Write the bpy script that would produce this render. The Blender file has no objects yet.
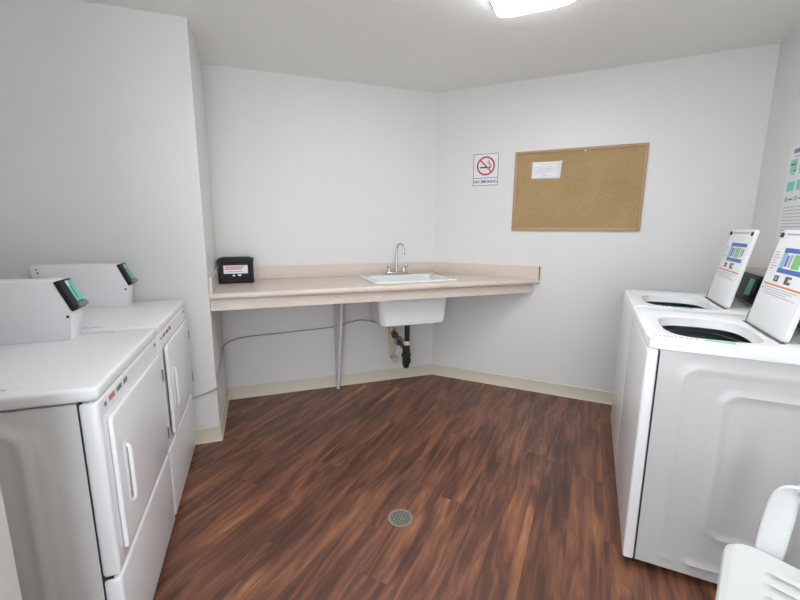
import bpy, bmesh, math, random
from mathutils import Vector, Matrix
random.seed(7)
PI = math.pi
S2 = math.sqrt(2)
SC = bpy.context.scene
COL = SC.collection

# ------------------------------------------------------------------ camera
cam_d = bpy.data.cameras.new('camera')
cam = bpy.data.objects.new('camera', cam_d)
COL.objects.link(cam)
cam_d.sensor_width = 36.0
cam_d.lens = 36 * 400.45 / 800
cam_d.clip_start = 0.03
PITCH, ROLL, YAW, CAMH = 0.1783, 0.0047, 0.3411, 1.36
cam.matrix_world = (Matrix.Translation((0, 0, CAMH)) @ Matrix.Rotation(-YAW, 4, 'Z')
                    @ Matrix.Rotation(PI / 2 - PITCH, 4, 'X') @ Matrix.Rotation(ROLL, 4, 'Z'))
SC.camera = cam

# ------------------------------------------------------------------ world, exposure
wd = bpy.data.worlds.new('world')
SC.world = wd
wd.use_nodes = True
wd.node_tree.nodes['Background'].inputs[0].default_value = (0.86, 0.93, 1.0, 1)
wd.node_tree.nodes['Background'].inputs[1].default_value = 7.4  # bright fill, reaching the room through the added doorway
SC.view_settings.view_transform = 'Standard'
SC.view_settings.look = 'None'
SC.view_settings.gamma = 1
SC.view_settings.use_curve_mapping = False
SC.view_settings.exposure = 0.0
LAMP = 15.0            # radiance of the ceiling lamp's diffuser
LAMP_FILL = 16.5  # radiance of the unseen fill lamp added behind the viewer

# ------------------------------------------------------------------ room measures
HC = 2.4722
YA, YC, XR, XK = 3.302, 2.646, -0.291, 1.4947
LB = 2.2065
XL, YB = -1.45, -1.30


def W(s, t, z=0.0):
    """point in the diagonal half of the room: s along the diagonal wall, t out from it"""
    return Vector((XK + s / S2 - t / S2, YA - s / S2 - t / S2, z))


# ------------------------------------------------------------------ materials
MATS = {}


def mat(name, col, rough=0.5, metal=0.0, coat=0.0, emit=None, bump=None, spec=0.5, trans=0.0, vary=0.0):
    if name in MATS:
        return MATS[name]
    m = bpy.data.materials.new(name)
    m.use_nodes = True
    nt = m.node_tree
    b = nt.nodes['Principled BSDF']
    b.inputs['Base Color'].default_value = (*col, 1)
    b.inputs['Roughness'].default_value = rough
    b.inputs['Metallic'].default_value = metal
    b.inputs['Coat Weight'].default_value = coat
    b.inputs['Coat Roughness'].default_value = 0.15
    b.inputs['Specular IOR Level'].default_value = spec
    b.inputs['Transmission Weight'].default_value = trans
    if emit:
        b.inputs['Emission Color'].default_value = (*emit[0], 1)
        b.inputs['Emission Strength'].default_value = emit[1]
    tc = nt.nodes.new('ShaderNodeTexCoord')
    if vary:
        n = nt.nodes.new('ShaderNodeTexNoise')
        n.inputs['Scale'].default_value = 3.0
        n.inputs['Detail'].default_value = 4
        nt.links.new(tc.outputs['Object'], n.inputs['Vector'])
        mx = nt.nodes.new('ShaderNodeMix')
        mx.data_type = 'RGBA'
        mx.inputs['A'].default_value = (*[c * (1 - vary) for c in col], 1)
        mx.inputs['B'].default_value = (*[min(1, c * (1 + vary)) for c in col], 1)
        nt.links.new(n.outputs['Fac'], mx.inputs['Factor'])
        nt.links.new(mx.outputs['Result'], b.inputs['Base Color'])
    if bump:
        n2 = nt.nodes.new('ShaderNodeTexNoise')
        n2.inputs['Scale'].default_value = bump[0]
        n2.inputs['Detail'].default_value = 3
        nt.links.new(tc.outputs['Object'], n2.inputs['Vector'])
        bp = nt.nodes.new('ShaderNodeBump')
        bp.inputs['Strength'].default_value = bump[1]
        bp.inputs['Distance'].default_value = bump[2]
        nt.links.new(n2.outputs['Fac'], bp.inputs['Height'])
        nt.links.new(bp.outputs['Normal'], b.inputs['Normal'])
    MATS[name] = m
    return m


def srgb(r, g, b):
    f = lambda c: (c / 255 / 12.92) if c / 255 <= 0.04045 else ((c / 255 + 0.055) / 1.055) ** 2.4
    return (f(r), f(g), f(b))


WALL = mat('wall_paint', (0.75, 0.745, 0.735), 0.42, bump=(70, 0.18, 0.002), vary=0.008)
CEIL = mat('ceiling_paint', (0.92, 0.92, 0.89), 0.7, bump=(90, 0.5, 0.004), vary=0.012)
BASE = mat('vinyl_baseboard', srgb(212, 205, 186), 0.45, vary=0.03)
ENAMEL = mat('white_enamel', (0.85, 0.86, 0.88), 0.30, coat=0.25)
ENAMEL_SHADE = mat('white_enamel_shaded_side', (0.58, 0.58, 0.58), 0.27, coat=0.2)  # same white enamel, darkened to carry the shade on the washer sides
ENAMEL_SHADE_DRYER = mat('dryer_enamel_shaded_side', (0.74, 0.735, 0.72), 0.34, coat=0.2)  # same white enamel, toned down for the shaded dryer sides
PLASTW = mat('white_plastic', (0.85, 0.865, 0.88), 0.33)
GASKET = mat('grey_gasket', (0.12, 0.12, 0.125), 0.6)
SEAM = mat('dark_seam', (0.03, 0.03, 0.03), 0.8)
BLACK = mat('black_plastic', (0.012, 0.013, 0.014), 0.45, spec=0.3, bump=(200, 0.1, 0.001))
DARK = mat('dark_rubber', (0.03, 0.03, 0.03), 0.7)
STEEL = mat('drum_steel', (0.34, 0.345, 0.35), 0.45, metal=0.9)
CHROME = mat('chrome', (0.58, 0.59, 0.60), 0.2, metal=1.0)
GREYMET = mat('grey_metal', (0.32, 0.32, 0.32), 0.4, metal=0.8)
TEAL = mat('teal_sticker', srgb(112, 210, 190), 0.45)
TEAL2 = mat('pale_teal', srgb(150, 212, 200), 0.5)
PAPER = mat('white_paper', (0.80, 0.81, 0.83), 0.35)
INK = mat('grey_ink', srgb(90, 92, 100), 0.6)
INKL = mat('light_ink', srgb(176, 180, 190), 0.6)
RED = mat('red_ink', srgb(198, 62, 60), 0.5)
PINK = mat('pink_ink', srgb(214, 90, 140), 0.5)
BLUE = mat('blue_ink', srgb(84, 112, 190), 0.5)
BLUEL = mat('light_blue_ink', srgb(150, 190, 225), 0.5)
GREEN = mat('green_ink', srgb(130, 200, 130), 0.5)
ORANGE = mat('orange_ink', srgb(224, 130, 80), 0.5)
NAVY = mat('navy_ink', srgb(52, 56, 92), 0.5)
PURPLE = mat('muted_purple_ink', srgb(130, 124, 160), 0.5)
SINKM = mat('sink_enamel', (0.83, 0.84, 0.83), 0.18, coat=0.5)
PVC = mat('pvc_white', srgb(205, 196, 180), 0.4)
BRASS = mat('aged_brass', srgb(120, 100, 75), 0.35, metal=0.7)
ABS = mat('black_abs_pipe', (0.012, 0.014, 0.014), 0.3)
CABLE = mat('grey_cable', srgb(168, 166, 168), 0.5)
CHAIRM = mat('chair_plastic', (0.72, 0.74, 0.74), 0.38, bump=(260, 0.15, 0.001))
FRAMEW = mat('oak_frame', srgb(180, 146, 110), 0.5, vary=0.08)
ENDCAP = mat('brown_edge', srgb(150, 100, 62), 0.5, vary=0.1)
DIFF = mat('lamp_diffuser', (0.9, 0.9, 0.9), 0.4, emit=((0.965, 0.985, 1.0), LAMP))
DIFF_FILL = mat('lamp_diffuser_fill', (0.9, 0.9, 0.9), 0.4, emit=((0.965, 0.985, 1.0), LAMP_FILL))
DOORM = mat('door_paint', (0.70, 0.70, 0.69), 0.4)


def laminate():
    m = mat('beige_laminate', srgb(212, 196, 182), 0.32, coat=0.1)
    nt = m.node_tree
    b = nt.nodes['Principled BSDF']
    tc = nt.nodes.new('ShaderNodeTexCoord')
    mp = nt.nodes.new('ShaderNodeMapping')
    mp.inputs['Scale'].default_value = (8, 40, 40)
    n = nt.nodes.new('ShaderNodeTexNoise')
    n.inputs['Scale'].default_value = 4
    n.inputs['Detail'].default_value = 5
    r = nt.nodes.new('ShaderNodeValToRGB')
    r.color_ramp.elements[0].position = 0.35
    r.color_ramp.elements[0].color = (*srgb(214, 199, 187), 1)
    r.color_ramp.elements[1].position = 0.65
    r.color_ramp.elements[1].color = (*srgb(222, 209, 198), 1)
    nt.links.new(tc.outputs['Object'], mp.inputs[0])
    nt.links.new(mp.outputs[0], n.inputs['Vector'])
    nt.links.new(n.outputs['Fac'], r.inputs[0])
    nt.links.new(r.outputs[0], b.inputs['Base Color'])
    return m


LAM = laminate()


def cork():
    m = mat('cork', srgb(188, 150, 98), 0.75)
    nt = m.node_tree
    b = nt.nodes['Principled BSDF']
    tc = nt.nodes.new('ShaderNodeTexCoord')
    n = nt.nodes.new('ShaderNodeTexNoise')
    n.inputs['Scale'].default_value = 160
    n.inputs['Detail'].default_value = 6
    n2 = nt.nodes.new('ShaderNodeTexNoise')
    n2.inputs['Scale'].default_value = 5
    ad = nt.nodes.new('ShaderNodeMath')
    ad.operation = 'MULTIPLY_ADD'
    ad.inputs[1].default_value = 0.5
    r = nt.nodes.new('ShaderNodeValToRGB')
    r.color_ramp.elements[0].position = 0.55
    r.color_ramp.elements[0].color = (*srgb(160, 132, 88), 1)
    r.color_ramp.elements[1].position = 0.95
    r.color_ramp.elements[1].color = (*srgb(180, 153, 110), 1)
    nt.links.new(tc.outputs['Object'], n.inputs['Vector'])
    nt.links.new(tc.outputs['Object'], n2.inputs['Vector'])
    nt.links.new(n2.outputs['Fac'], ad.inputs[0])
    nt.links.new(n.outputs['Fac'], ad.inputs[2])
    nt.links.new(ad.outputs[0], r.inputs[0])
    nt.links.new(r.outputs[0], b.inputs['Base Color'])
    return m


CORK = cork()


def floor_material():
    m = bpy.data.materials.new('wood_plank_vinyl')
    m.use_nodes = True
    nt = m.node_tree
    L = nt.links
    b = nt.nodes['Principled BSDF']
    N = lambda t: nt.nodes.new(t)

    def math_(op, a=None, b_=None, c=None):
        n = N('ShaderNodeMath')
        n.operation = op
        for i, v in enumerate((a, b_, c)):
            if v is None:
                continue
            if isinstance(v, (int, float)):
                n.inputs[i].default_value = v
            else:
                L.new(v, n.inputs[i])
        return n.outputs[0]
    tc = N('ShaderNodeTexCoord')
    mp = N('ShaderNodeMapping')
    mp.inputs['Rotation'].default_value = (0, 0, -PI / 4)
    L.new(tc.outputs['Object'], mp.inputs[0])
    sp = N('ShaderNodeSeparateXYZ')
    L.new(mp.outputs[0], sp.inputs[0])
    u, v = sp.outputs[0], sp.outputs[1]
    PW, PL = 0.152, 1.22
    vr = math_('DIVIDE', v, PW)
    row = math_('FLOOR', vr)
    wn = N('ShaderNodeTexWhiteNoise')
    wn.noise_dimensions = '1D'
    L.new(row, wn.inputs['W'])
    ur = math_('ADD', math_('DIVIDE', u, PL), math_('MULTIPLY', wn.outputs['Value'], 7.0))
    idx = math_('FLOOR', ur)
    cb = N('ShaderNodeCombineXYZ')
    L.new(row, cb.inputs[0])
    L.new(idx, cb.inputs[1])
    wn2 = N('ShaderNodeTexWhiteNoise')
    wn2.noise_dimensions = '2D'
    L.new(cb.outputs[0], wn2.inputs['Vector'])
    rnd = wn2.outputs['Value']
    # grain coordinates: long in u, narrow in v, shifted for every plank
    wob = N('ShaderNodeTexNoise')
    wob.inputs['Scale'].default_value = 2.6
    wob.inputs['Detail'].default_value = 2
    L.new(mp.outputs[0], wob.inputs['Vector'])
    vw = math_('MULTIPLY_ADD', wob.outputs['Fac'], 0.04, v)
    g = N('ShaderNodeCombineXYZ')
    L.new(math_('MULTIPLY_ADD', rnd, 31.0, math_('MULTIPLY', u, 1.9)), g.inputs[0])
    L.new(math_('MULTIPLY', vw, 19.0), g.inputs[1])
    L.new(math_('MULTIPLY', rnd, 17.0), g.inputs[2])
    n1 = N('ShaderNodeTexNoise')
    n1.inputs['Scale'].default_value = 1.0
    n1.inputs['Detail'].default_value = 8
    n1.inputs['Roughness'].default_value = 0.62
    n1.inputs['Distortion'].default_value = 0.9
    L.new(g.outputs[0], n1.inputs['Vector'])
    g2 = N('ShaderNodeCombineXYZ')
    L.new(math_('MULTIPLY', u, 5.0), g2.inputs[0])
    L.new(math_('MULTIPLY', vw, 120.0), g2.inputs[1])
    L.new(math_('MULTIPLY', rnd, 40.0), g2.inputs[2])
    n2 = N('ShaderNodeTexNoise')
    n2.inputs['Scale'].default_value = 1.0
    n2.inputs['Detail'].default_value = 3
    L.new(g2.outputs[0], n2.inputs['Vector'])
    f = math_('ADD', n1.outputs['Fac'], math_('MULTIPLY', math_('SUBTRACT', n2.outputs['Fac'], 0.5), 0.16))
    f = math_('ADD', f, math_('MULTIPLY', math_('SUBTRACT', rnd, 0.5), 0.05))
    g3 = N('ShaderNodeCombineXYZ')
    L.new(math_('MULTIPLY_ADD', rnd, 9.0, math_('MULTIPLY', u, 3.0)), g3.inputs[0])
    L.new(math_('MULTIPLY', v, 10.0), g3.inputs[1])
    n3 = N('ShaderNodeTexNoise')
    n3.inputs['Scale'].default_value = 1.0
    n3.inputs['Detail'].default_value = 3
    L.new(g3.outputs[0], n3.inputs['Vector'])
    f = math_('ADD', f, math_('MULTIPLY', math_('SUBTRACT', n3.outputs['Fac'], 0.47), 0.30))
    r = N('ShaderNodeValToRGB')
    cr = r.color_ramp
    cr.elements[0].position = 0.28
    cr.elements[0].color = (*srgb(64, 42, 37), 1)
    cr.elements[1].position = 0.45
    cr.elements[1].color = (*srgb(96, 62, 50), 1)
    for p, c in ((0.56, (122, 81, 63)), (0.66, (146, 96, 66)), (0.78, (176, 124, 90))):
        e = cr.elements.new(p)
        e.color = (*srgb(*c), 1)
    L.new(f, r.inputs[0])
    # seams
    fv = math_('FRACT', vr)
    fu = math_('FRACT', ur)
    ev = math_('MINIMUM', fv, math_('SUBTRACT', 1.0, fv))
    eu = math_('MINIMUM', fu, math_('SUBTRACT', 1.0, fu))
    sv = math_('LESS_THAN', ev, 0.006)
    su = math_('LESS_THAN', eu, 0.0010)
    seam = math_('MAXIMUM', sv, su)
    mx = N('ShaderNodeMix')
    mx.data_type = 'RGBA'
    L.new(math_('MULTIPLY', seam, 0.22), mx.inputs['Factor'])
    L.new(r.outputs[0], mx.inputs['A'])
    mx.inputs['B'].default_value = (*srgb(40, 24, 20), 1)
    L.new(mx.outputs['Result'], b.inputs['Base Color'])
    b.inputs['Roughness'].default_value = 0.38
    b.inputs['Specular IOR Level'].default_value = 0.5
    bp = N('ShaderNodeBump')
    bp.inputs['Strength'].default_value = 0.25
    bp.inputs['Distance'].default_value = 0.002
    L.new(n2.outputs['Fac'], bp.inputs['Height'])
    L.new(bp.outputs['Normal'], b.inputs['Normal'])
    return m


# ------------------------------------------------------------------ mesh helpers
class MB:
    def __init__(self):
        self.bm = bmesh.new()
        self.mats = []
        self.mods = []

    def mi(self, m):
        if m not in self.mats:
            self.mats.append(m)
        return self.mats.index(m)

    def _merge(self, t, m, M=None, smooth=True):
        i = self.mi(m)
        if M is not None:
            bmesh.ops.transform(t, matrix=M, verts=t.verts)
        vm = {v: self.bm.verts.new(v.co) for v in t.verts}
        for fc in t.faces:
            try:
                nf = self.bm.faces.new([vm[v] for v in fc.verts])
                nf.material_index = i
                nf.smooth = smooth
            except ValueError:
                pass
        t.free()

    def box(self, x0, x1, y0, y1, z0, z1, m, bev=0.0, seg=3, M=None):
        t = bmesh.new()
        bmesh.ops.create_cube(t, size=1)
        for v in t.verts:
            v.co = Vector(((x0 + x1) / 2 + v.co.x * (x1 - x0), (y0 + y1) / 2 + v.co.y * (y1 - y0), (z0 + z1) / 2 + v.co.z * (z1 - z0)))
        if bev:
            bmesh.ops.bevel(t, geom=list(t.edges), offset=bev, segments=seg, profile=0.5, affect='EDGES', clamp_overlap=True)
        self._merge(t, m, M)
        return self

    def prism(self, poly, a0, a1, m, axis='y', bev=0.0, seg=2, M=None):
        """polygon extruded along an axis; poly pairs are (x,z) for y, (x,y) for z, (y,z) for x"""
        t = bmesh.new()

        def P(p, a):
            return Vector((p[0], a, p[1])) if axis == 'y' else Vector((p[0], p[1], a)) if axis == 'z' else Vector((a, p[0], p[1]))
        A = [t.verts.new(P(p, a0)) for p in poly]
        B = [t.verts.new(P(p, a1)) for p in poly]
        t.faces.new(A)
        t.faces.new(B[::-1])
        n = len(poly)
        for i in range(n):
            t.faces.new((A[i], B[i], B[(i + 1) % n], A[(i + 1) % n]))
        bmesh.ops.recalc_face_normals(t, faces=t.faces)
        if bev:
            bmesh.ops.bevel(t, geom=list(t.edges), offset=bev, segments=seg, profile=0.5, affect='EDGES', clamp_overlap=True)
        self._merge(t, m, M)
        return self

    def tube(self, pts, r, m, n=14, M=None, cap=True):
        pts = [Vector(p) for p in pts]
        rs = r if isinstance(r, (list, tuple)) else [r] * len(pts)
        t = bmesh.new()
        rings = []
        prev = None
        for i, p in enumerate(pts):
            if i == 0:
                d = pts[1] - p
            elif i == len(pts) - 1:
                d = p - pts[i - 1]
            else:
                d = (pts[i + 1] - p).normalized() + (p - pts[i - 1]).normalized()
            if d.length < 1e-9:
                d = prev[2].copy()
            d.normalize()
            if prev is None:
                a = Vector((0, 0, 1)) if abs(d.z) < 0.9 else Vector((1, 0, 0))
                x = d.cross(a).normalized()
            else:
                x = (prev[0] - d * prev[0].dot(d)).normalized()
            y = d.cross(x)
            prev = (x, y, d)
            rings.append([t.verts.new(p + (x * math.cos(2 * PI * k / n) + y * math.sin(2 * PI * k / n)) * rs[i]) for k in range(n)])
        for A, B in zip(rings, rings[1:]):
            for k in range(n):
                t.faces.new((A[k], A[(k + 1) % n], B[(k + 1) % n], B[k]))
        if cap:
            t.faces.new(rings[0][::-1])
            t.faces.new(rings[-1])
        bmesh.ops.recalc_face_normals(t, faces=t.faces)
        self._merge(t, m, M)
        return self

    def quad_strip(self, rows, m, closed=False, M=None):
        t = bmesh.new()
        R = [[t.verts.new(Vector(p)) for p in row] for row in rows]
        for A, B in zip(R, R[1:]):
            n = len(A)
            for k in range(n if closed else n - 1):
                t.faces.new((A[k], A[(k + 1) % n], B[(k + 1) % n], B[k]))
        bmesh.ops.recalc_face_normals(t, faces=t.faces)
        self._merge(t, m, M)
        return self

    def ring(self, c, r0, r1, h, m, n=48, M=None):
        """flat annulus lying in xy, with thickness h"""
        t = bmesh.new()
        rr = []
        for (r, z) in ((r0, 0), (r1, 0), (r1, h), (r0, h)):
            rr.append([t.verts.new((c[0] + r * math.cos(2 * PI * k / n), c[1] + r * math.sin(2 * PI * k / n), c[2] + z)) for k in range(n)])
        for j in range(4):
            A, B = rr[j], rr[(j + 1) % 4]
            for k in range(n):
                t.faces.new((A[k], A[(k + 1) % n], B[(k + 1) % n], B[k]))
        bmesh.ops.recalc_face_normals(t, faces=t.faces)
        self._merge(t, m, M)
        return self

    def build(self, name, parent=None, loc=None, rotz=None, recalc=False, sharp=35):
        me = bpy.data.meshes.new(name)
        if recalc:
            bmesh.ops.recalc_face_normals(self.bm, faces=self.bm.faces)
        self.bm.to_mesh(me)
        self.bm.free()
        for m in self.mats:
            me.materials.append(m)
        try:
            me.set_sharp_from_angle(angle=math.radians(sharp))
        except Exception:
            pass
        o = bpy.data.objects.new(name, me)
        COL.objects.link(o)
        if parent:
            o.parent = parent
        if loc is not None:
            o.location = loc
        if rotz is not None:
            o.rotation_euler = (0, 0, rotz)
        return o


def thing(name, label, cat, loc=(0, 0, 0), rotz=0, group=None):
    o = bpy.data.objects.new(name, None)
    COL.objects.link(o)
    o.empty_display_size = 0.1
    o.location = loc
    o.rotation_euler = (0, 0, rotz)
    tag(o, label, cat, group)
    return o


def tag(o, label, cat, group=None):
    o['label'] = label
    o['category'] = cat
    if group:
        o['group'] = group
    return o


def struct(o, label):
    o['kind'] = 'structure'
    o['label'] = label
    return o


def text_mesh(body, size, m, M, name='lettering', parent=None, bold=0.0, depth=0.0006):
    c = bpy.data.curves.new('lettering', 'FONT')
    c.body = body
    c.size = size
    c.align_x = 'CENTER'
    c.align_y = 'CENTER'
    c.extrude = depth
    c.offset = bold
    o = bpy.data.objects.new('tmp', c)
    COL.objects.link(o)
    bpy.context.view_layer.update()
    me = bpy.data.meshes.new_from_object(o.evaluated_get(bpy.context.evaluated_depsgraph_get()))
    bpy.data.objects.remove(o)
    me.transform(M)
    me.materials.clear()
    me.materials.append(m)
    r = bpy.data.objects.new(name, me)
    COL.objects.link(r)
    if parent:
        r.parent = parent
    return r


def smooth_path(pts, k=8):
    """Catmull-Rom through the points"""
    P = [Vector(p) for p in pts]
    P = [P[0] * 2 - P[1]] + P + [P[-1] * 2 - P[-2]]
    out = []
    for i in range(1, len(P) - 2):
        for j in range(k):
            t = j / k
            a, b, c, d = P[i - 1], P[i], P[i + 1], P[i + 2]
            out.append(0.5 * ((2 * b) + (c - a) * t + (2 * a - 5 * b + 4 * c - d) * t * t + (3 * b - a - 3 * c + d) * t ** 3))
    out.append(P[-2])
    return out


# ------------------------------------------------------------------ room shell
RB = W(LB, 0)                       # corner diagonal wall / right wall
tb = (YA - LB / S2 - YB) * S2       # how far the right wall runs to the back wall
RE = W(LB, tb)
outline = [(XL, YB), (RE.x, YB), (RB.x, RB.y), (XK, YA), (XR, YA), (XR, YC), (XL, YC)]


def slab(name, z0, z1, m, label):
    b = MB()
    b.prism(outline, z0, z1, m, 'z')
    return struct(b.build(name), label)


FLOORM = floor_material()
slab('floor', -0.05, 0.0, FLOORM, 'reddish brown wood plank vinyl floor')
slab('ceiling', HC, HC + 0.05, CEIL, 'flat off-white textured ceiling')


def wall(name, p, q, label, th=0.1):
    """wall whose room face runs p->q with the room on the left hand side"""
    p, q = Vector((p[0], p[1], 0)), Vector((q[0], q[1], 0))
    d = (q - p).normalized()
    n = Vector((d.y, -d.x, 0))
    b = MB()
    a, c = p + n * th, q + n * th
    b.prism([(p.x, p.y), (q.x, q.y), (c.x, c.y), (a.x, a.y)], 0, HC, WALL, 'z')
    return struct(b.build(name), label)


def baseboard(name, p, q, label, h=0.1, th=0.008, m0=0.0, m1=0.0):
    p, q = Vector((p[0], p[1], 0)), Vector((q[0], q[1], 0))
    d = (q - p).normalized()
    n = Vector((-d.y, d.x, 0))
    b = MB()
    prof = [(0.0005, 0.0), (th + 0.006, 0.0), (th + 0.003, 0.004), (th, 0.010), (th, h - 0.004), (th - 0.003, h), (0.0005, h)]
    rows = []
    for e, mm in ((p, m0), (q, m1)):
        rows.append([e + n * o + Vector((0, 0, z)) + d * (mm * o) for o, z in prof])
    b.quad_strip(rows, BASE, closed=True)
    return struct(b.build(name), label)


wall('wall_back_left', (XK, YA), (XR, YA), 'white wall behind the counter with the sink')
wall('wall_diagonal', (RB.x, RB.y), (XK, YA), 'white diagonal wall carrying the cork board')
wall('wall_right', (RE.x, YB), (RB.x, RB.y), 'white wall behind the washing machines')
b = MB()
DX0, DX1, DZ = -1.12, -0.10, 2.12          # unseen doorway added in the rear wall to let in fill light
b.box(XL - 0.1, DX0, YB - 0.1, YB, 0, HC, WALL)
b.box(DX1, RE.x + 0.12, YB - 0.1, YB, 0, HC, WALL)
b.box(DX0, DX1, YB - 0.1, YB, DZ, HC, WALL)
struct(b.build('wall_rear'), 'white wall behind the viewer with an added, unseen doorway that lets in fill light')
b = MB()
for q in ((DX0 - 0.05, DX0 + 0.004, 0, DZ + 0.05), (DX1 - 0.004, DX1 + 0.05, 0, DZ + 0.05), (DX0, DX1, DZ - 0.004, DZ + 0.05)):
    b.box(q[0], q[1], YB - 0.105, YB + 0.012, q[2], q[3], DOORM, bev=0.002, seg=1)
struct(b.build('trim_1'), 'painted frame of the added, unseen fill-light doorway behind the viewer')
wall('wall_left', (XL, YC), (XL, YB), 'white wall behind the dryers')
# the boxed-out wall beyond the dryers, one solid block so its outer corner is closed
b = MB()
b.box(XL, XR, YC, YA + 0.1, 0, HC, WALL)
struct(b.build('wall_alcove'), 'white boxed-out wall beyond the dryers, left of the counter')
# short wall end at the near left
b = MB()
b.box(XL, -0.483, 0.80, 0.90, 0, 2.00, WALL, bev=0.004, seg=2)
struct(b.build('wall_entry'), 'end of the short white partition wall at the near left corner')

t8 = math.tan(PI / 8)
baseboard('baseboard_back_left', (XK, YA), (XR, YA), 'cream vinyl baseboard under the counter', m0=t8, m1=-1)
baseboard('baseboard_diagonal', (RB.x, RB.y), (XK, YA), 'cream vinyl baseboard under the cork board', m0=1, m1=-t8)
baseboard('baseboard_return', (XR, YA), (XR, YC), 'cream vinyl baseboard on the return beside the counter', m0=1, m1=1)
baseboard('baseboard_alcove', (XR, YC), (XL, YC), 'cream vinyl baseboard beyond the dryers', m0=-1, m1=-1)
baseboard('baseboard_left', (XL, YC), (XL, 0.90), 'cream vinyl baseboard behind the dryers', m0=1, m1=-1)
baseboard('baseboard_right', (RE.x, YB), (RB.x, RB.y), 'cream vinyl baseboard behind the washing machines')

# ------------------------------------------------------------------ ceiling lamps


def lamp(label, s0, s1, t0, t1, dm):
    c = W((s0 + s1) / 2, (t0 + t1) / 2, HC)
    o = thing('ceiling_lamp', label, 'lamp', c, PI / 4, 'ceiling lamps')
    hw, hl = (s1 - s0) / 2, (t1 - t0) / 2       # local x runs along t, local y along s
    b = MB()
    b.box(-hl, hl, -hw, hw, -0.022, -0.0005, PLASTW, bev=0.004, seg=2)
    b.build('housing', o)
    b = MB()
    prof = []
    for k in range(13):
        a = PI * k / 12
        cx = math.copysign(abs(math.cos(a)) ** 0.45, math.cos(a)) if abs(math.cos(a)) > 1e-6 else 0
        prof.append((cx * (hw - 0.012), -0.022 - 0.048 * abs(math.sin(a)) ** 0.6))
    poly = [(y, z) for y, z in prof]
    b.prism(poly, -hl + 0.012, hl - 0.012, dm, 'x')
    b.build('diffuser', o)
    return o


lamp('glowing white wraparound ceiling lamp above the middle of the floor', 0.73, 1.14, 1.13, 2.35, DIFF)
lamp('added unseen fill lamp on the ceiling behind the viewer near the rear wall', 0.73, 1.14, 3.7, 4.7, DIFF_FILL)  # unseen lamp, added to brighten the room

# ------------------------------------------------------------------ dryers


def side_panel(b, x0, x1, z0, z1, y, sgn, ridges, m, nx=60, nz=72):
    """embossed sheet-metal side: height field of soft ridges"""
    rows = []
    for j in range(nz + 1):
        z = z0 + (z1 - z0) * j / nz
        row = []
        for i in range(nx + 1):
            x = x0 + (x1 - x0) * i / nx
            h = 0.0
            for fn in ridges:
                h += fn(x, z)
            row.append((x, y + sgn * h, z))
        rows.append(row)
    b.quad_strip(rows, m)


def arch(cx, hw, top, rad, bot, width, amp, closed=False):
    """ridge along an inverted U of half width hw with rounded shoulders"""
    def f(x, z):
        dx = abs(x - cx)
        qx, qz = dx - (hw - rad), z - (top - rad)
        if qx > 0 and qz > 0:
            d = math.hypot(qx, qz) - rad
        else:
            d = max(dx - hw, z - top)
        if closed:
            qb = (bot + rad) - z
            if qx > 0 and qb > 0:
                d = math.hypot(qx, qb) - rad
            else:
                d = max(d, bot - z)
            fade = 1
        else:
            fade = min(1, max(0, (z - bot) / 0.08))
        return amp * math.exp(-(d / width) ** 2) * fade
    return f


def hbar(x0, x1, zc, w, amp):
    def f(x, z):
        dx = max(x0 - x, 0, x - x1)
        return amp * math.exp(-((dx * dx + (z - zc) ** 2) / (w * w)))
    return f


def plateau(cx, hw, top, rad, bot, edge, amp):
    def f(x, z):
        dx = abs(x - cx)
        qx, qz = dx - (hw - rad), z - (top - rad)
        d = math.hypot(qx, qz) - rad if (qx > 0 and qz > 0) else max(dx - hw, z - top)
        d = max(d, bot - z)
        return amp / (1 + math.exp(max(-40, min(40, d / edge))))
    return f


def word_marks(b, M, x, z, spec, h=0.014):
    """tiny printed words, too small to read, as rows of upright strokes"""
    rr = random.Random(3)
    for m, n in spec:
        for k in range(n):
            hh = h * rr.uniform(0.75, 1.0)
            b.box(0, 0.0007, x, x + 0.0065, z - hh / 2, z + hh / 2, m, M=M)
            x += 0.0098
        x += 0.018


DW, DD, DH = 0.690, 0.720, 0.940


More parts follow.
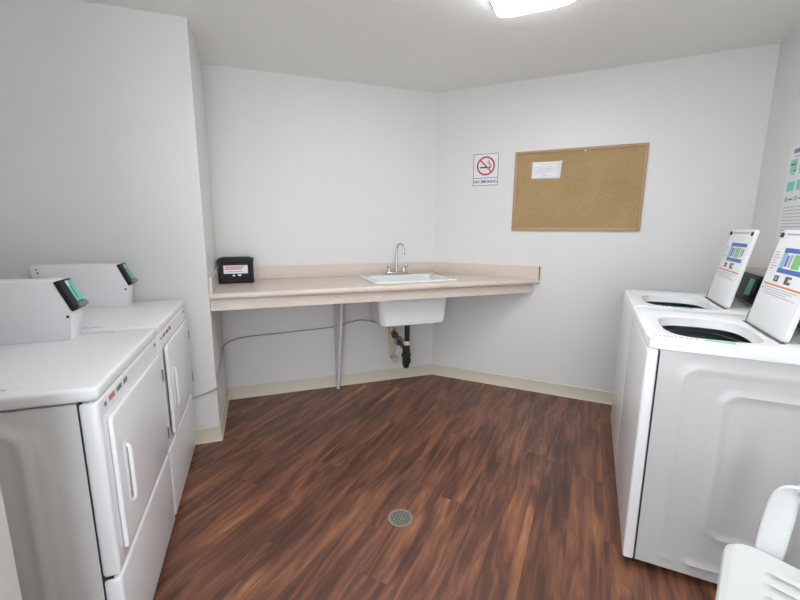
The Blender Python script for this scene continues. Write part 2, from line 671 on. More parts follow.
def make_dryer(name, label, group):
    o = thing(name, label, 'dryer', (0, 0, 0), 0, group)
    hy, fx, bx = DW / 2, DD / 2, -DD / 2
    # cabinet: embossed sides, back, inner front carrier
    b = MB()
    rid = [plateau(0.0, 0.235, 0.850, 0.09, 0.08, 0.005, 0.005), arch(0.0, 0.185, 0.845, 0.06, 0.10, 0.010, 0.006)]
    for sg in (-1, 1):
        side_panel(b, bx, fx - 0.048, 0.03, 0.897, sg * (hy - 0.005), sg, rid, ENAMEL_SHADE_DRYER)
    b.box(bx, fx - 0.048, -hy + 0.013, hy - 0.013, 0.03, 0.897, ENAMEL_SHADE_DRYER)
    b.box(fx - 0.049, fx - 0.02, -hy + 0.006, hy - 0.006, 0.034, 0.897, SEAM)
    b.build('cabinet', o)
    b = MB()
    b.box(fx - 0.0455, fx, -hy, hy, 0.362, 0.898, ENAMEL, bev=0.012, seg=4)
    b.build('front_panel', o)
    b = MB()
    b.box(fx - 0.0455, fx, -hy, hy, 0.022, 0.355, ENAMEL, bev=0.012, seg=4)
    b.build('access_panel', o)
    b = MB()
    b.box(bx, fx + 0.004, -hy, hy, 0.900, DH, ENAMEL, bev=0.012, seg=4)
    b.build('top', o)
    # printed words and stickers on the top and the front rail
    b = MB()
    b.box(fx - 0.0005, fx + 0.0003, -hy + 0.080, -hy + 0.265, 0.861, 0.885, ENAMEL)
    word_marks(b, Matrix.Translation((fx, -hy, 0)), 0.085, 0.873, ((RED, 5), (INK, 5), (INK, 4)), 0.018)
    b.build('printed_words', o)
    b = MB()
    b.tube([(fx - 0.001, -hy + 0.05, 0.872), (fx + 0.003, -hy + 0.05, 0.872)], 0.006, GREYMET)
    b.build('screw', o)
    b = MB()
    M = Matrix.Translation((0, 0, DH)) @ Matrix.Rotation(0, 4, 'Z')
    rr = random.Random(5)
    x = -0.05
    b.box(-0.055, 0.19, -hy + 0.042, -hy + 0.064, -0.0003, 0.0003, ENAMEL, M=M)
    for k in range(15):
        w = rr.uniform(0.006, 0.013)
        m = PINK if k in (12, 13) else INKL
        b.box(x, x + w, -hy + 0.045, -hy + 0.045 + rr.uniform(0.010, 0.016), 0, 0.0007, m, M=M)
        x += w + 0.004
    b.build('top_label', o)
    b = MB()
    b.box(0.10, 0.225, hy - 0.045, hy - 0.028, -0.0003, 0.0003, ENAMEL, M=M)
    x = 0.105
    for k in range(9):
        w = rr.uniform(0.006, 0.011)
        b.box(x, x + w, hy - 0.042, hy - 0.031, 0, 0.0007, INKL, M=M)
        x += w + 0.004
    b.build('top_label', o)
    # door hung at its far edge
    dr = bpy.data.objects.new('door', None)
    y0, y1, z0, z1 = -hy + 0.045, hy - 0.040, 0.405, 0.832
    b = MB()
    wd_ = y1 - y0
    c = 0.012
    b.prism([(-wd_, z0 + c), (-wd_ + c, z0), (0, z0), (0, z1), (-wd_ + c, z1), (-wd_, z1 - c)], 0.0, 0.014, ENAMEL, 'x', bev=0.005, seg=3)
    door = b.build('door', o, loc=(fx + 0.0005, y1, 0))
    b = MB()
    hy0 = -wd_ + 0.075
    b.box(0.0135, 0.0160, hy0 - 0.020, hy0 + 0.022, 0.505, 0.725, PLASTW, bev=0.0012, seg=2)
    b.tube(smooth_path([(0.014, hy0, 0.520), (0.024, hy0, 0.535), (0.025, hy0, 0.615), (0.024, hy0, 0.695), (0.014, hy0, 0.710)], 5), 0.006, PLASTW, n=10)
    b.build('handle', door)
    for zz in (0.47, 0.735):
        b = MB()
        b.box(-0.001, 0.014, 0.003, 0.010, zz - 0.026, zz + 0.026, GREYMET, bev=0.001, seg=1)
        b.tube([(0.014, 0.006, zz - 0.026), (0.014, 0.006, zz + 0.026)], 0.0035, GREYMET, n=8)
        b.build('hinge', door)
    for zz in (0.876,):
        b = MB()
        b.tube([(fx - 0.002, hy - 0.05, zz), (fx + 0.003, hy - 0.05, zz)], 0.006, GREYMET)
        b.build('screw', o)
    # coin meter case standing on the top at the far side
    b = MB()
    prof = [(-0.285, 1.104), (-0.215, 1.104), (-0.215, DH - 0.0005), (0.108, DH - 0.0005), (0.122, 1.040), (0.124, 1.046), (0.078, 1.160), (0.070, 1.166), (-0.285, 1.166)]
    b.prism(prof, hy - 0.128, hy - 0.026, ENAMEL, 'y', bev=0.003, seg=2)
    mc = b.build('meter_case', o)
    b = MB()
    b.box(-0.310, -0.2155, hy - 0.126, hy - 0.030, 1.092, 1.1035, GREYMET, bev=0.002, seg=1)  # dark strip added to stand in for shade under the rear notch
    b.build('rear_shade_strip', mc)
    th = math.atan2(0.124 - 0.078, 1.160 - 1.046)
    M = Matrix.Translation((0.101, hy - 0.077, 1.103)) @ Matrix.Rotation(-th, 4, 'Y')
    b = MB()
    b.box(0.0005, 0.018, -0.052, 0.053, -0.060, 0.060, BLACK, bev=0.004, seg=2, M=M)
    b.box(0.017, 0.030, -0.030, 0.045, -0.056, -0.036, GREYMET, bev=0.003, seg=2, M=M)
    b.box(0.017, 0.022, 0.010, 0.014, -0.02, 0.045, GREYMET, M=M)
    b.build('coin_panel', mc)
    b = MB()
    b.box(0.018, 0.0195, -0.008, 0.046, -0.032, 0.052, TEAL, M=M)
    b.box(0.0195, 0.0202, -0.008, 0.012, 0.030, 0.052, PAPER, M=M)
    b.build('teal_sticker', mc)
    b = MB()
    b.tube([(-0.262, hy - 0.1295, 1.146), (-0.262, hy - 0.127, 1.146)], 0.005, GREYMET, n=10)
    b.build('lock', mc)
    for q, rad in (((-0.258, 1.128), 0.004), ((0.110, 1.030), 0.005)):
        b = MB()
        b.tube([(q[0], hy - 0.1300, q[1]), (q[0], hy - 0.127, q[1])], rad, DARK, n=10)
        b.build('screw', mc)
    for px in (bx + 0.05, fx - 0.10):
        for py in (-hy + 0.05, hy - 0.05):
            b = MB()
            b.tube([(px, py, 0.0), (px, py, 0.008), (px, py, 0.008), (px, py, 0.034)], [0.02, 0.02, 0.010, 0.010], DARK)
            b.build('foot', o)
    return o, door


def dup(root, loc, rotz, label):
    r = root.copy()
    COL.objects.link(r)
    r.location = loc
    r.rotation_euler = (0, 0, rotz)
    r['label'] = label
    for ch in list(root.children):
        c = ch.copy()
        COL.objects.link(c)
        c.parent = r
        for g in list(ch.children):
            d = g.copy()
            COL.objects.link(d)
            d.parent = c
    return r


DX = -0.425 - DD / 2
dryer, dryer_door = make_dryer('clothes_dryer', 'white coin-operated clothes dryer nearest the viewer, with its embossed side panel showing', 'coin-operated dryers')
dryer.location = (DX, 1.2143 + DW / 2, 0)
dryer2 = dup(dryer, (DX, 1.926 + DW / 2, 0), 0, 'white coin-operated clothes dryer farther back beside the boxed-out wall, its door slightly ajar')
for ch in dryer2.children:
    if ch.name.startswith('door'):
        ch.rotation_euler = (0, 0, math.radians(0.7))

# ------------------------------------------------------------------ washing machines
WW, WD, WH = 0.670, 0.712, 0.9655


def superellipse(cx, cy, a, c, n, k=64):
    pts = []
    for i in range(k):
        th = 2 * PI * i / k
        x, y = math.cos(th), math.sin(th)
        pts.append((cx + a * math.copysign(abs(x) ** (2 / n), x), cy + c * math.copysign(abs(y) ** (2 / n), y)))
    return pts


def make_washer(name, label, group):
    """front looks along local +x, the coin console stands at the back"""
    o = thing(name, label, 'washing machine', (0, 0, 0), 0, group)
    hy, fx, bx = WW / 2, WD / 2, -WD / 2
    b = MB()
    rid = [arch(0.0, 0.235, 0.865, 0.06, 0.10, 0.012, 0.005), arch(-0.02, 0.125, 0.785, 0.05, 0.22, 0.011, 0.0075, closed=True),
           plateau(-0.02, 0.125, 0.785, 0.05, 0.22, 0.006, -0.002),
           hbar(0.02, 0.14, 0.085, 0.012, 0.008), hbar(0.20, 0.225, 0.082, 0.010, 0.006)]
    for sg in (-1, 1):
        side_panel(b, bx, fx - 0.043, 0.035, 0.922, sg * (hy - 0.005), sg, rid, ENAMEL_SHADE)
    b.box(bx, fx - 0.043, -hy + 0.013, hy - 0.013, 0.035, 0.60, ENAMEL_SHADE)
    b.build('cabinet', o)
    b = MB()
    b.box(fx - 0.0445, fx - 0.03, -hy + 0.004, hy - 0.004, 0.035, 0.915, SEAM)
    b.box(fx - 0.040, fx, -hy, hy, 0.030, 0.922, ENAMEL, bev=0.010, seg=4)
    b.build('front_panel', o)
    # top with the tub mouth: outer rounded rectangle, mouth, funnel
    cx, cy = 0.122, 0.045
    a, c = 0.158, 0.205
    K = 96
    b = MB()
    outer = []
    for i in range(K):
        th = 2 * PI * (i + 0.5) / K
        x, y = math.cos(th), math.sin(th)
        n = 26
        r = (abs(x / (fx)) ** n + abs(y / hy) ** n) ** (-1 / n)
        outer.append((x * r, y * r))

    def se(k, a_, c_, n_):
        th = math.atan2(outer[k][1] - cy, outer[k][0] - cx)
        x, y = math.cos(th), math.sin(th)
        r = (abs(x / a_) ** n_ + abs(y / c_) ** n_) ** (-1 / n_)
        return (cx + x * r, cy + y * r)
    rows = []
    for sc, z in ((0.0, 0.924), (0.0, 0.955), (0.003, 0.962), (0.010, WH)):
        rows.append([(p[0] * (1 - sc / 0.35), p[1] * (1 - sc / 0.35), z) for p in outer])
    sh = lambda k, d, z: (*se(k, a + d, c + d, 3.4), z)
    rows.append([sh(k, 0.022, WH) for k in range(K)])
    rows.append([sh(k, 0.016, WH - 0.003) for k in range(K)])
    rows.append([sh(k, 0.004, WH - 0.004) for k in range(K)])
    rows.append([sh(k, 0.0, WH - 0.008) for k in range(K)])
    rows.append([sh(k, -0.004, WH - 0.036) for k in range(K)])
    rows.append([sh(k, -0.008, WH - 0.044) for k in range(K)])
    rows.append([sh(k, -0.001, WH - 0.049) for k in range(K)])
    rows.append([(p[0] * 0.98, p[1] * 0.98, 0.924) for p in outer])
    b.quad_strip(rows, PLASTW, closed=True)
    b.build('top', o)
    # drum
    b = MB()
    rows = []
    for r, z in ((0.17, 0.902), (0.215, 0.895), (0.22, 0.87), (0.222, 0.64), (0.20, 0.615), (0.10, 0.61), (0.002, 0.61)):
        rows.append([(cx + r * 0.80 * math.cos(2 * PI * k / 48), cy * 0.5 + r * math.sin(2 * PI * k / 48), z) for k in range(48)])
    b.quad_strip(rows, STEEL, closed=True)
    b.build('drum', o)
    b = MB()
    b.tube([(cx, cy * 0.5, 0.612), (cx, cy * 0.5, 0.64), (cx, cy * 0.5, 0.70), (cx, cy * 0.5, 0.84), (cx, cy * 0.5, 0.86)], [0.12, 0.08, 0.05, 0.04, 0.02], GREYMET, n=24)
    b.build('agitator', o)
    # stickers and words along the near edge of the top
    b = MB()
    b.prism([(0.085, hy - 0.060), (0.165, hy - 0.062), (0.180, hy - 0.035), (0.09, hy - 0.016)], WH - 0.0002, WH + 0.0007, TEAL2, 'z')
    b.build('teal_sticker', o)
    b = MB()
    b.box(0.190, 0.335, hy - 0.055, hy - 0.037, WH - 0.0004, WH + 0.0003, PLASTW)
    rr = random.Random(9)
    x = 0.193
    for k in range(9):
        w = rr.uniform(0.006, 0.016)
        b.box(x, x + w, hy - 0.052, hy - 0.040, WH - 0.0002, WH + 0.0006, INKL)
        x += w + 0.006
    b.build('printed_words', o)
    # open lid, leaning back a little past upright; its printed underside faces front
    LH, LW = 0.398, 0.380
    lid_y = 0.035
    hinge_x = -0.060
    tilt = math.radians(-10.5)
    b = MB()
    r = 0.016
    poly = []
    for (qy, qz, a0) in ((LW / 2 - r, LH - r, 0), (-LW / 2 + r, LH - r, PI / 2), (-LW / 2 + r, r, PI), (LW / 2 - r, r, 1.5 * PI)):
        for k in range(5):
            aa = a0 + k * PI / 8
            poly.append((qy + r * math.cos(aa), qz + r * math.sin(aa)))
    b.prism(poly, -0.018, 0.0, PLASTW, 'x', bev=0.003, seg=2)
    lid = b.build('lid', o, loc=(hinge_x, lid_y, WH + 0.003))
    lid.rotation_euler = (0, tilt, 0)
    # printed label: v up the lid, u from the far edge (local -y) to the near edge
    b = MB()
    P = lambda u0, u1, v0, v1, m, h=0.0006: b.box(-0.0002, h, -LW / 2 + u0 * LW, -LW / 2 + u1 * LW, v0 * LH, v1 * LH, m)
    P(0.26, 0.90, 0.775, 0.82, BLUE)
    P(0.26, 0.90, 0.575, 0.62, BLUE)
    P(0.26, 0.36, 0.62, 0.775, BLUEL)
    P(0.37, 0.42, 0.64, 0.75, BLUE, 0.0005)
    P(0.44, 0.50, 0.64, 0.76, INKL, 0.0005)
    P(0.53, 0.70, 0.63, 0.765, GREEN)
    P(0.74, 0.80, 0.64, 0.76, INKL)
    P(0.83, 0.86, 0.66, 0.75, INK)
    for k in range(7):
        P(0.05, 0.14 + 0.03 * ((k * 5) % 3), 0.60 + k * 0.028, 0.608 + k * 0.028, INKL)
    P(0.26, 0.37, 0.485, 0.545, INK)
    P(0.29, 0.34, 0.500, 0.530, INKL, 0.0008)
    P(0.52, 0.66, 0.480, 0.555, INK)
    P(0.60, 0.66, 0.505, 0.535, PAPER, 0.0008)
    P(0.06, 0.98, 0.440, 0.456, ORANGE)
    for k in range(4):
        P(0.10 + 0.04 * (k % 2), 0.90 - 0.1 * (k % 3), 0.415 - k * 0.022, 0.421 - k * 0.022, INKL)
    P(0.16, 0.80, 0.945, 0.962, INKL)
    b.build('printed_label', lid)
    for yy in (-LW / 2 + 0.022, LW / 2 - 0.022):
        b = MB()
        b.tube([(-0.002, yy, LH - 0.022), (0.006, yy, LH - 0.022)], 0.010, DARK)
        b.build('bumper', lid)
    for yy in (-LW / 2 - 0.004,):
        b = MB()
        fr = 0.002 if yy < 0 else -0.010
        b.box(-0.016, fr, yy - 0.003, yy + 0.003, 0.002, 0.046, GREYMET, bev=0.001, seg=1)
        b.build('hinge', lid)
    b = MB()
    b.tube([(-0.001, -LW / 2 + 0.03, 0.40 * LH), (0.002, -LW / 2 + 0.03, 0.40 * LH)], 0.004, GREYMET, n=10)
    b.build('screw', lid)
    b = MB()
    b.box(hinge_x - 0.006, hinge_x + 0.010, lid_y - LW / 2 - 0.01, lid_y + LW / 2 + 0.01, WH - 0.0002, WH + 0.0025, GASKET, bev=0.001, seg=1)
    b.build('hinge_strip', o)
    # console with black coin panel
    b = MB()
    prof = [(-0.353, WH - 0.0005), (-0.200, WH - 0.0005), (-0.190, 0.985), (-0.222, 1.125), (-0.235, 1.140), (-0.353, 1.140)]
    b.prism(prof, -hy + 0.01, hy - 0.01, PVC, 'y', bev=0.003, seg=2)
    con = b.build('console', o)
    th = math.atan2(0.222 - 0.190, 1.125 - 0.985)
    M = Matrix.Translation((-0.206, 0, 1.055)) @ Matrix.Rotation(-th, 4, 'Y')
    b = MB()
    b.box(0.0002, 0.010, -hy + 0.02, hy - 0.02, -0.074, 0.072, BLACK, bev=0.003, seg=2, M=M)
    b.box(0.009, 0.022, 0.02, 0.13, -0.045, 0.058, BLACK, bev=0.004, seg=2, M=M)
    b.tube([M @ Vector((0.009, 0.24, -0.02)), M @ Vector((0.020, 0.24, -0.02))], 0.012, GREYMET)
    b.build('coin_panel', con)
    b = MB()
    b.box(0.0218, 0.0235, 0.035, 0.105, -0.035, 0.050, TEAL, M=M)
    b.box(0.0235, 0.0242, 0.045, 0.070, 0.00, 0.045, TEAL2, M=M)
    b.build('teal_sticker', con)
    for px in (bx + 0.05, fx - 0.05):
        for py in (-hy + 0.05, hy - 0.05):
            b = MB()
            b.tube([(px, py, 0.0), (px, py, 0.008), (px, py, 0.008), (px, py, 0.036)], [0.022, 0.022, 0.010, 0.010], DARK)
            b.build('foot', o)
    return o


wx = LB - 0.003 - WD / 2
washer = make_washer('washing_machine', 'white top-loading washing machine nearest the viewer, lid open, embossed side panel facing the chair', 'coin-operated washing machines')
washer.location = W(wx, 1.6973 - WW / 2)
washer.rotation_euler = (0, 0, 3 * PI / 4)
dup(washer, W(wx, 1.0100 - WW / 2), 3 * PI / 4, 'white top-loading washing machine farther back toward the diagonal wall, lid open')

# ------------------------------------------------------------------ counter
CZ = 0.960
FY = 2.652
ct = thing('countertop', 'long beige laminate countertop running from the boxed-out wall to the diagonal wall', 'countertop', ((XR + XK) / 2, 3.0, CZ - 0.04))
b = MB()
E0 = Vector((0, 0, 0))
ox, oy, oz = -(XR + XK) / 2, -3.0, -(CZ - 0.04)
T = Matrix.Translation((ox, oy, oz))
xe = XK + (YA - FY)                     # where the front edge meets the diagonal wall
SX0, SX1, SY0, SY1 = 0.815, 1.405, 2.775, 3.185      # sink cut-out
G = 0.001
d1 = G * S2
# the top as pieces around the cut-out, one mesh
zt, zb = CZ, CZ - 0.04


def topslab(poly):
    b.prism(poly, zb, zt, LAM, 'z', M=T)


topslab([(XR + G, FY), (SX0, FY), (SX0, YA - G), (XR + G, YA - G)])
topslab([(SX0, FY), (SX1, FY), (SX1, SY0), (SX0, SY0)])
topslab([(SX0, SY1), (SX1, SY1), (SX1, YA - G), (SX0, YA - G)])
topslab([(SX1, FY), (xe - d1, FY), (XK - d1 + G, YA - G), (SX1, YA - G)])
# rounded nosing
nose = []
for k in range(9):
    a = -PI / 2 + PI * k / 8
    nose.append((FY - 0.012 * math.cos(a), (zt + zb) / 2 + 0.02 * math.sin(a)))
b.prism([(y, z) for y, z in nose] + [(FY + 0.001, zt), (FY + 0.001, zb)], XR + G, xe - 0.012, LAM, 'x', M=T)
b.build('worktop', ct)
# backsplashes
b = MB()
BH, BT = 0.100, 0.02
b.prism([(XR + G, YA - BT), (XK - BT * t8, YA - BT), (XK, YA - G), (XR + G, YA - G)], CZ, CZ + BH, LAM, 'z', bev=0.002, seg=1, M=T)
b.prism([(XR + G, FY + 0.01), (XR + BT, FY + 0.01), (XR + BT, YA - BT), (XR + G, YA - BT)], CZ, CZ + BH, LAM, 'z', bev=0.002, seg=1, M=T)
p0, p1 = W(0, 0.0012), W(0.905, 0.0012)
q0, q1 = W(BT * t8, BT), W(0.905, BT)
b.prism([(XK - BT * t8, YA - BT), (q1.x, q1.y), (p1.x, p1.y), (p0.x, p0.y)], CZ - 0.018, CZ + BH, LAM, 'z', bev=0.002, seg=1, M=T)
b.build('backsplash', ct)
b = MB()
e0, e1, e2, e3 = W(0.9055, 0.0012), W(0.9055, BT + 0.001), W(0.914, BT + 0.001), W(0.914, 0.0012)
b.prism([(p.x, p.y) for p in (e0, e1, e2, e3)], CZ - 0.018, CZ + BH, ENDCAP, 'z', M=T)
o_ = b.build('end_cap', ct)
o_['label'] = 'bare brown end of the backsplash'
# apron under the front edge
b = MB()
ax = XK + (YA - (FY + 0.03))
b.prism([(XR + G, FY + 0.02), (ax - 0.03, FY + 0.02), (ax - 0.03, FY + 0.042), (XR + G, FY + 0.042)], CZ - 0.112, zb, LAM, 'z', M=T)
b.build('apron', ct)
# slanting support panel
b = MB()
b.prism([(YA - 0.0157, 0.0), (YA - 0.075, 0.0), (YA - 0.36, CZ - 0.041), (YA - 0.0157, CZ - 0.041)], 0.578, 0.600, WALL, 'x', bev=0.002, seg=1)
sp_ = b.build('support_panel')
tag(sp_, 'white painted support panel standing under the counter beside the sink', 'counter support')

# ------------------------------------------------------------------ sink
sk = thing('utility_sink', 'white drop-in utility sink set in the countertop', 'sink', (1.11, 2.98, 0.63))
T = Matrix.Translation((-1.11, -2.98, -0.63))
b = MB()
K = 72


def rr_loop(x0, x1, y0, y1, r, z, k=K):
    pts = []
    n = k // 4
    for (qx, qy, a0) in ((x1 - r, y1 - r, 0), (x0 + r, y1 - r, PI / 2), (x0 + r, y0 + r, PI), (x1 - r, y0 + r, 1.5 * PI)):
        for i in range(n):
            a = a0 + (PI / 2) * i / (n - 1)
            pts.append((qx + r * math.cos(a), qy + r * math.sin(a), z))
    return pts


X0, X1, Y0, Y1 = 0.775, 1.445, 2.725, 3.245
bowl = (X0 + 0.06, X1 - 0.060, Y0 + 0.045, Y1 - 0.115)
rows = [rr_loop(X0 + 0.002, X1 - 0.002, Y0 + 0.002, Y1 - 0.002, 0.04, CZ + 0.001),
        rr_loop(X0, X1, Y0, Y1, 0.04, CZ + 0.005),
        rr_loop(X0 + 0.004, X1 - 0.004, Y0 + 0.004, Y1 - 0.004, 0.04, CZ + 0.013),
        rr_loop(X0 + 0.012, X1 - 0.012, Y0 + 0.012, Y1 - 0.012, 0.04, CZ + 0.016),
        rr_loop(bowl[0] - 0.006, bowl[1] + 0.006, bowl[2] - 0.006, bowl[3] + 0.006, 0.05, CZ + 0.014),
        rr_loop(*bowl, 0.045, CZ + 0.006),
        rr_loop(bowl[0] + 0.012, bowl[1] - 0.012, bowl[2] + 0.01, bowl[3] - 0.01, 0.05, CZ - 0.16),
        rr_loop(bowl[0] + 0.022, bowl[1] - 0.022, bowl[2] + 0.02, bowl[3] - 0.02, 0.05, CZ - 0.315),
        rr_loop(bowl[0] + 0.05, bowl[1] - 0.05, bowl[2] + 0.045, bowl[3] - 0.045, 0.05, CZ - 0.328),
        rr_loop(1.08, 1.14, 2.92, 2.98, 0.029, CZ - 0.330)]
# outside of the bowl
out = [rr_loop(X0 + 0.028, X1 - 0.028, Y0 + 0.052, Y1 - 0.064, 0.04, CZ + 0.0),
       rr_loop(bowl[0] - 0.015, bowl[1] + 0.015, bowl[2] + 0.012, bowl[3] + 0.01, 0.05, CZ - 0.05),
       rr_loop(bowl[0] + 0.004, bowl[1] - 0.004, bowl[2] + 0.014, bowl[3], 0.05, CZ - 0.30),
       rr_loop(bowl[0] + 0.014, bowl[1] - 0.014, bowl[2] + 0.022, bowl[3] - 0.01, 0.05, CZ - 0.332),
       rr_loop(bowl[0] + 0.035, bowl[1] - 0.035, bowl[2] + 0.045, bowl[3] - 0.03, 0.05, CZ - 0.342),
       rr_loop(1.075, 1.145, 2.915, 2.985, 0.034, CZ - 0.343)]
b.quad_strip(rows[::-1], SINKM, closed=True, M=T)
b.quad_strip(out, SINKM, closed=True, M=T)
b.build('basin', sk)
b = MB()
b.ring((1.11 - 1.11, 2.95 - 2.98, CZ - 0.330 - 0.63), 0.014, 0.040, 0.004, CHROME)
b.build('drain_rim', sk)

# faucet
fc = thing('faucet', 'chrome gooseneck faucet with two lever handles at the back of the sink', 'faucet', (1.10, 3.190, CZ + 0.0165))
b = MB()
b.box(-0.095, 0.095, -0.028, 0.028, 0, 0.022, CHROME, bev=0.009, seg=3)
b.build('base_plate', fc)
b = MB()
pth = [(0, 0.0, 0.02), (0, 0.0, 0.10), (0, 0, 0.19)]
for k in range(9):
    a = PI * k / 8
    pth.append((0.004 + 0.028 * (1 - math.cos(a)) * 0.5, -0.042 + 0.042 * math.cos(a), 0.215 + 0.040 * math.sin(a)))
pth += [(0.033, -0.085, 0.185), (0.033, -0.085, 0.172)]
b.tube([(0, 0, 0.018), (0, 0, 0.04), (0, 0, 0.05)], [0.017, 0.014, 0.011], CHROME)
b.tube(smooth_path(pth, 4), 0.0085, CHROME)
b.tube([(0.033, -0.085, 0.190), (0.033, -0.085, 0.165)], 0.012, CHROME)
b.build('spout', fc)
for sx in (-1, 1):
    b = MB()
    b.tube([(sx * 0.066, 0, 0.018), (sx * 0.066, 0, 0.045), (sx * 0.066, 0, 0.056), (sx * 0.066, 0, 0.062)], [0.019, 0.015, 0.014, 0.006], CHROME)
    b.tube([(sx * 0.066, 0.002, 0.052), (sx * 0.078, -0.016, 0.060), (sx * 0.092, -0.034, 0.070)], [0.007, 0.006, 0.005], CHROME, n=10)
    b.build('handle', fc)

# plumbing under the sink
tr = thing('drain_trap', 'black plastic drain pipe and trap hanging under the sink', 'drain pipe', (1.11, 2.95, 0.20))
T = Matrix.Translation((-1.11, -2.95, -0.20))
b = MB()
b.tube([(1.11, 2.95, 0.6155), (1.11, 2.95, 0.30)], 0.021, ABS, M=T)
b.tube([(1.11, 2.95, 0.6155), (1.11, 2.95, 0.590)], 0.034, ABS, M=T)
b.build('tailpiece', tr)
b = MB()
b.tube([(1.11, 2.95, 0.455), (1.11, 2.95, 0.425)], 0.032, PVC, M=T)
b.tube([(1.11, 2.95, 0.445), (1.09, 3.00, 0.45), (1.07, 3.03, 0.46)], 0.008, GREYMET, M=T)
b.build('slip_nut', tr)
b = MB()
b.tube(smooth_path([(1.11, 2.95, 0.43), (1.11, 2.95, 0.31), (1.112, 2.965, 0.245), (1.114, 2.995, 0.232), (1.118, 3.02, 0.255), (1.124, 3.03, 0.31), (1.130, 3.04, 0.345), (1.135, 3.07, 0.360), (1.145, 3.17, 0.360), (1.15, 3.295, 0.360)], 5), 0.024, ABS, M=T)
for z in (0.345, 0.30):
    b.tube([(1.11, 2.95, z), (1.11, 2.95, z - 0.028)], 0.033, ABS, M=T)
b.tube([(1.124, 3.03, 0.325), (1.121, 3.026, 0.295)], 0.031, ABS, M=T)
b.build('bend', tr)
b = MB()
b.tube([(1.15, 3.301, 0.360), (1.15, 3.292, 0.360)], 0.045, CHROME, M=T)
b.build('wall_flange', tr)

vv = thing('shutoff_valves', 'beige water pipe with two brass shutoff valves on the wall behind the sink drain', 'valve', (1.02, YA, 0.24))
T = Matrix.Translation((-0.96, -YA, -0.24))
b = MB()
b.box(1.005, 1.055, YA - 0.025, YA - 0.001, 0.24, 0.56, PVC, bev=0.004, M=T)
b.build('pipe_cover', vv)
for z in (0.44, 0.215):
    b = MB()
    b.tube([(1.03, YA - 0.001, z), (1.03, YA - 0.10, z)], 0.014, BRASS if z > 0.3 else PVC, M=T)
    b.tube([(1.03, YA - 0.075, z - 0.015), (1.03, YA - 0.075, z + 0.045)], 0.012, BRASS if z > 0.3 else PVC, M=T)
    b.tube([(1.03, YA - 0.10, z), (1.03, YA - 0.118, z)], [0.032, 0.029], BRASS if z > 0.3 else PVC, n=20, M=T)
    b.build('valve', vv)
for z, x in ((0.48, 1.02), (0.255, 1.045)):
    b = MB()
    b.tube(smooth_path([(1.03, YA - 0.075, z), (x, YA - 0.085, z + 0.08), (x, YA - 0.09, 0.75 if z > .3 else 0.65), (x + 0.02, YA - 0.09, 0.84)], 6), 0.006, CABLE if z > .3 else PVC, n=8, M=T)
    b.build('supply_line', vv)

# ------------------------------------------------------------------ black box on the counter
bx_ = thing('black_box', 'small black plastic box with a white and pink label on the counter', 'box', (-0.150, 3.15, CZ + 0.0003), 0.0)
b = MB()
b.box(-0.112, 0.112, -0.06, 0.06, 0.0, 0.17, BLACK, bev=0.008, seg=3)
for z in (0.018, 0.05):
    b.box(-0.116, 0.116, -0.064, 0.064, z - 0.006, z + 0.006, BLACK, bev=0.002)
for x in (-1, 1):
    b.box(x * 0.105 - 0.012, x * 0.105 + 0.012, -0.068, -0.055, 0.004, 0.165, BLACK, bev=0.004)
b.build('case', bx_)
b = MB()
b.box(-0.120, 0.120, -0.067, 0.067, 0.146, 0.180, BLACK, bev=0.008, seg=3)
b.box(-0.095, 0.095, -0.050, 0.050, 0.178, 0.186, BLACK, bev=0.003)
b.build('lid', bx_)
b = MB()
b.box(-0.083, 0.078, -0.0655, -0.060, 0.072, 0.130, PAPER, bev=0.0004, seg=1)
rr = random.Random(2)
for z, x0, x1, h in ((0.119, -0.07, 0.05, 0.010), (0.105, -0.075, 0.04, 0.010)):
    x = x0
    while x < x1:
        w = rr.uniform(0.006, 0.012)
        b.box(x, x + w, -0.0662, -0.065, z - h / 2, z + h / 2, PINK)
        x += w + 0.002
for k in range(6):
    b.box(-0.06 + k * 0.018, -0.048 + k * 0.018, -0.0662, -0.065, 0.084, 0.088, INK)
b.box(-0.025, -0.010, -0.0655, -0.060, 0.052, 0.064, PAPER)
b.box(0.010, 0.032, -0.0655, -0.060, 0.054, 0.066, PAPER)
b.build('label_plate', bx_)

# wall socket with a plug beside the box
so = thing('wall_socket', 'grey wall socket on the return wall beside the black box', 'socket', (XR + 0.001, 3.16, 1.13))
b = MB()
b.box(0, 0.005, -0.036, 0.036, -0.058, 0.058, PLASTW, bev=0.002)
b.build('plate', so)
b = MB()
b.box(0.005, 0.020, -0.016, 0.016, -0.040, -0.005, CABLE, bev=0.003)
b.build('plug', so)

# ------------------------------------------------------------------ cable under the counter
pts = [(1.062, YA - 0.055, 0.49), (0.96, YA - 0.02, 0.54), (0.80, YA - 0.012, 0.575), (0.60, YA - 0.0088, 0.535), (0.40, YA - 0.009, 0.525), (0.15, YA - 0.009, 0.515), (-0.05, YA - 0.009, 0.51), (-0.18, YA - 0.02, 0.50),
       (XR + 0.02, YA - 0.10, 0.485), (XR + 0.012, 3.05, 0.46), (XR + 0.010, 2.90, 0.44), (XR + 0.010, 2.72, 0.40), (XR + 0.015, 2.645, 0.37), (-0.32, 2.636, 0.345), (-0.38, 2.636, 0.325), (-0.47, 2.636, 0.30), (-0.62, 2.638, 0.25)]
b = MB()
b.tube(smooth_path(pts, 6), 0.0055, CABLE, n=8)
cb_ = tag(b.build('grey_cable'), 'thin grey cable running along the wall under the counter to behind the dryers', 'cable')

# ------------------------------------------------------------------ wall pieces on the diagonal wall
# local frame for things hung on the diagonal wall: x along s, -y out of the wall, z up
RZB = -PI / 4


def onB(s, z):
    v = W(s, 0.0005, z)
    return v


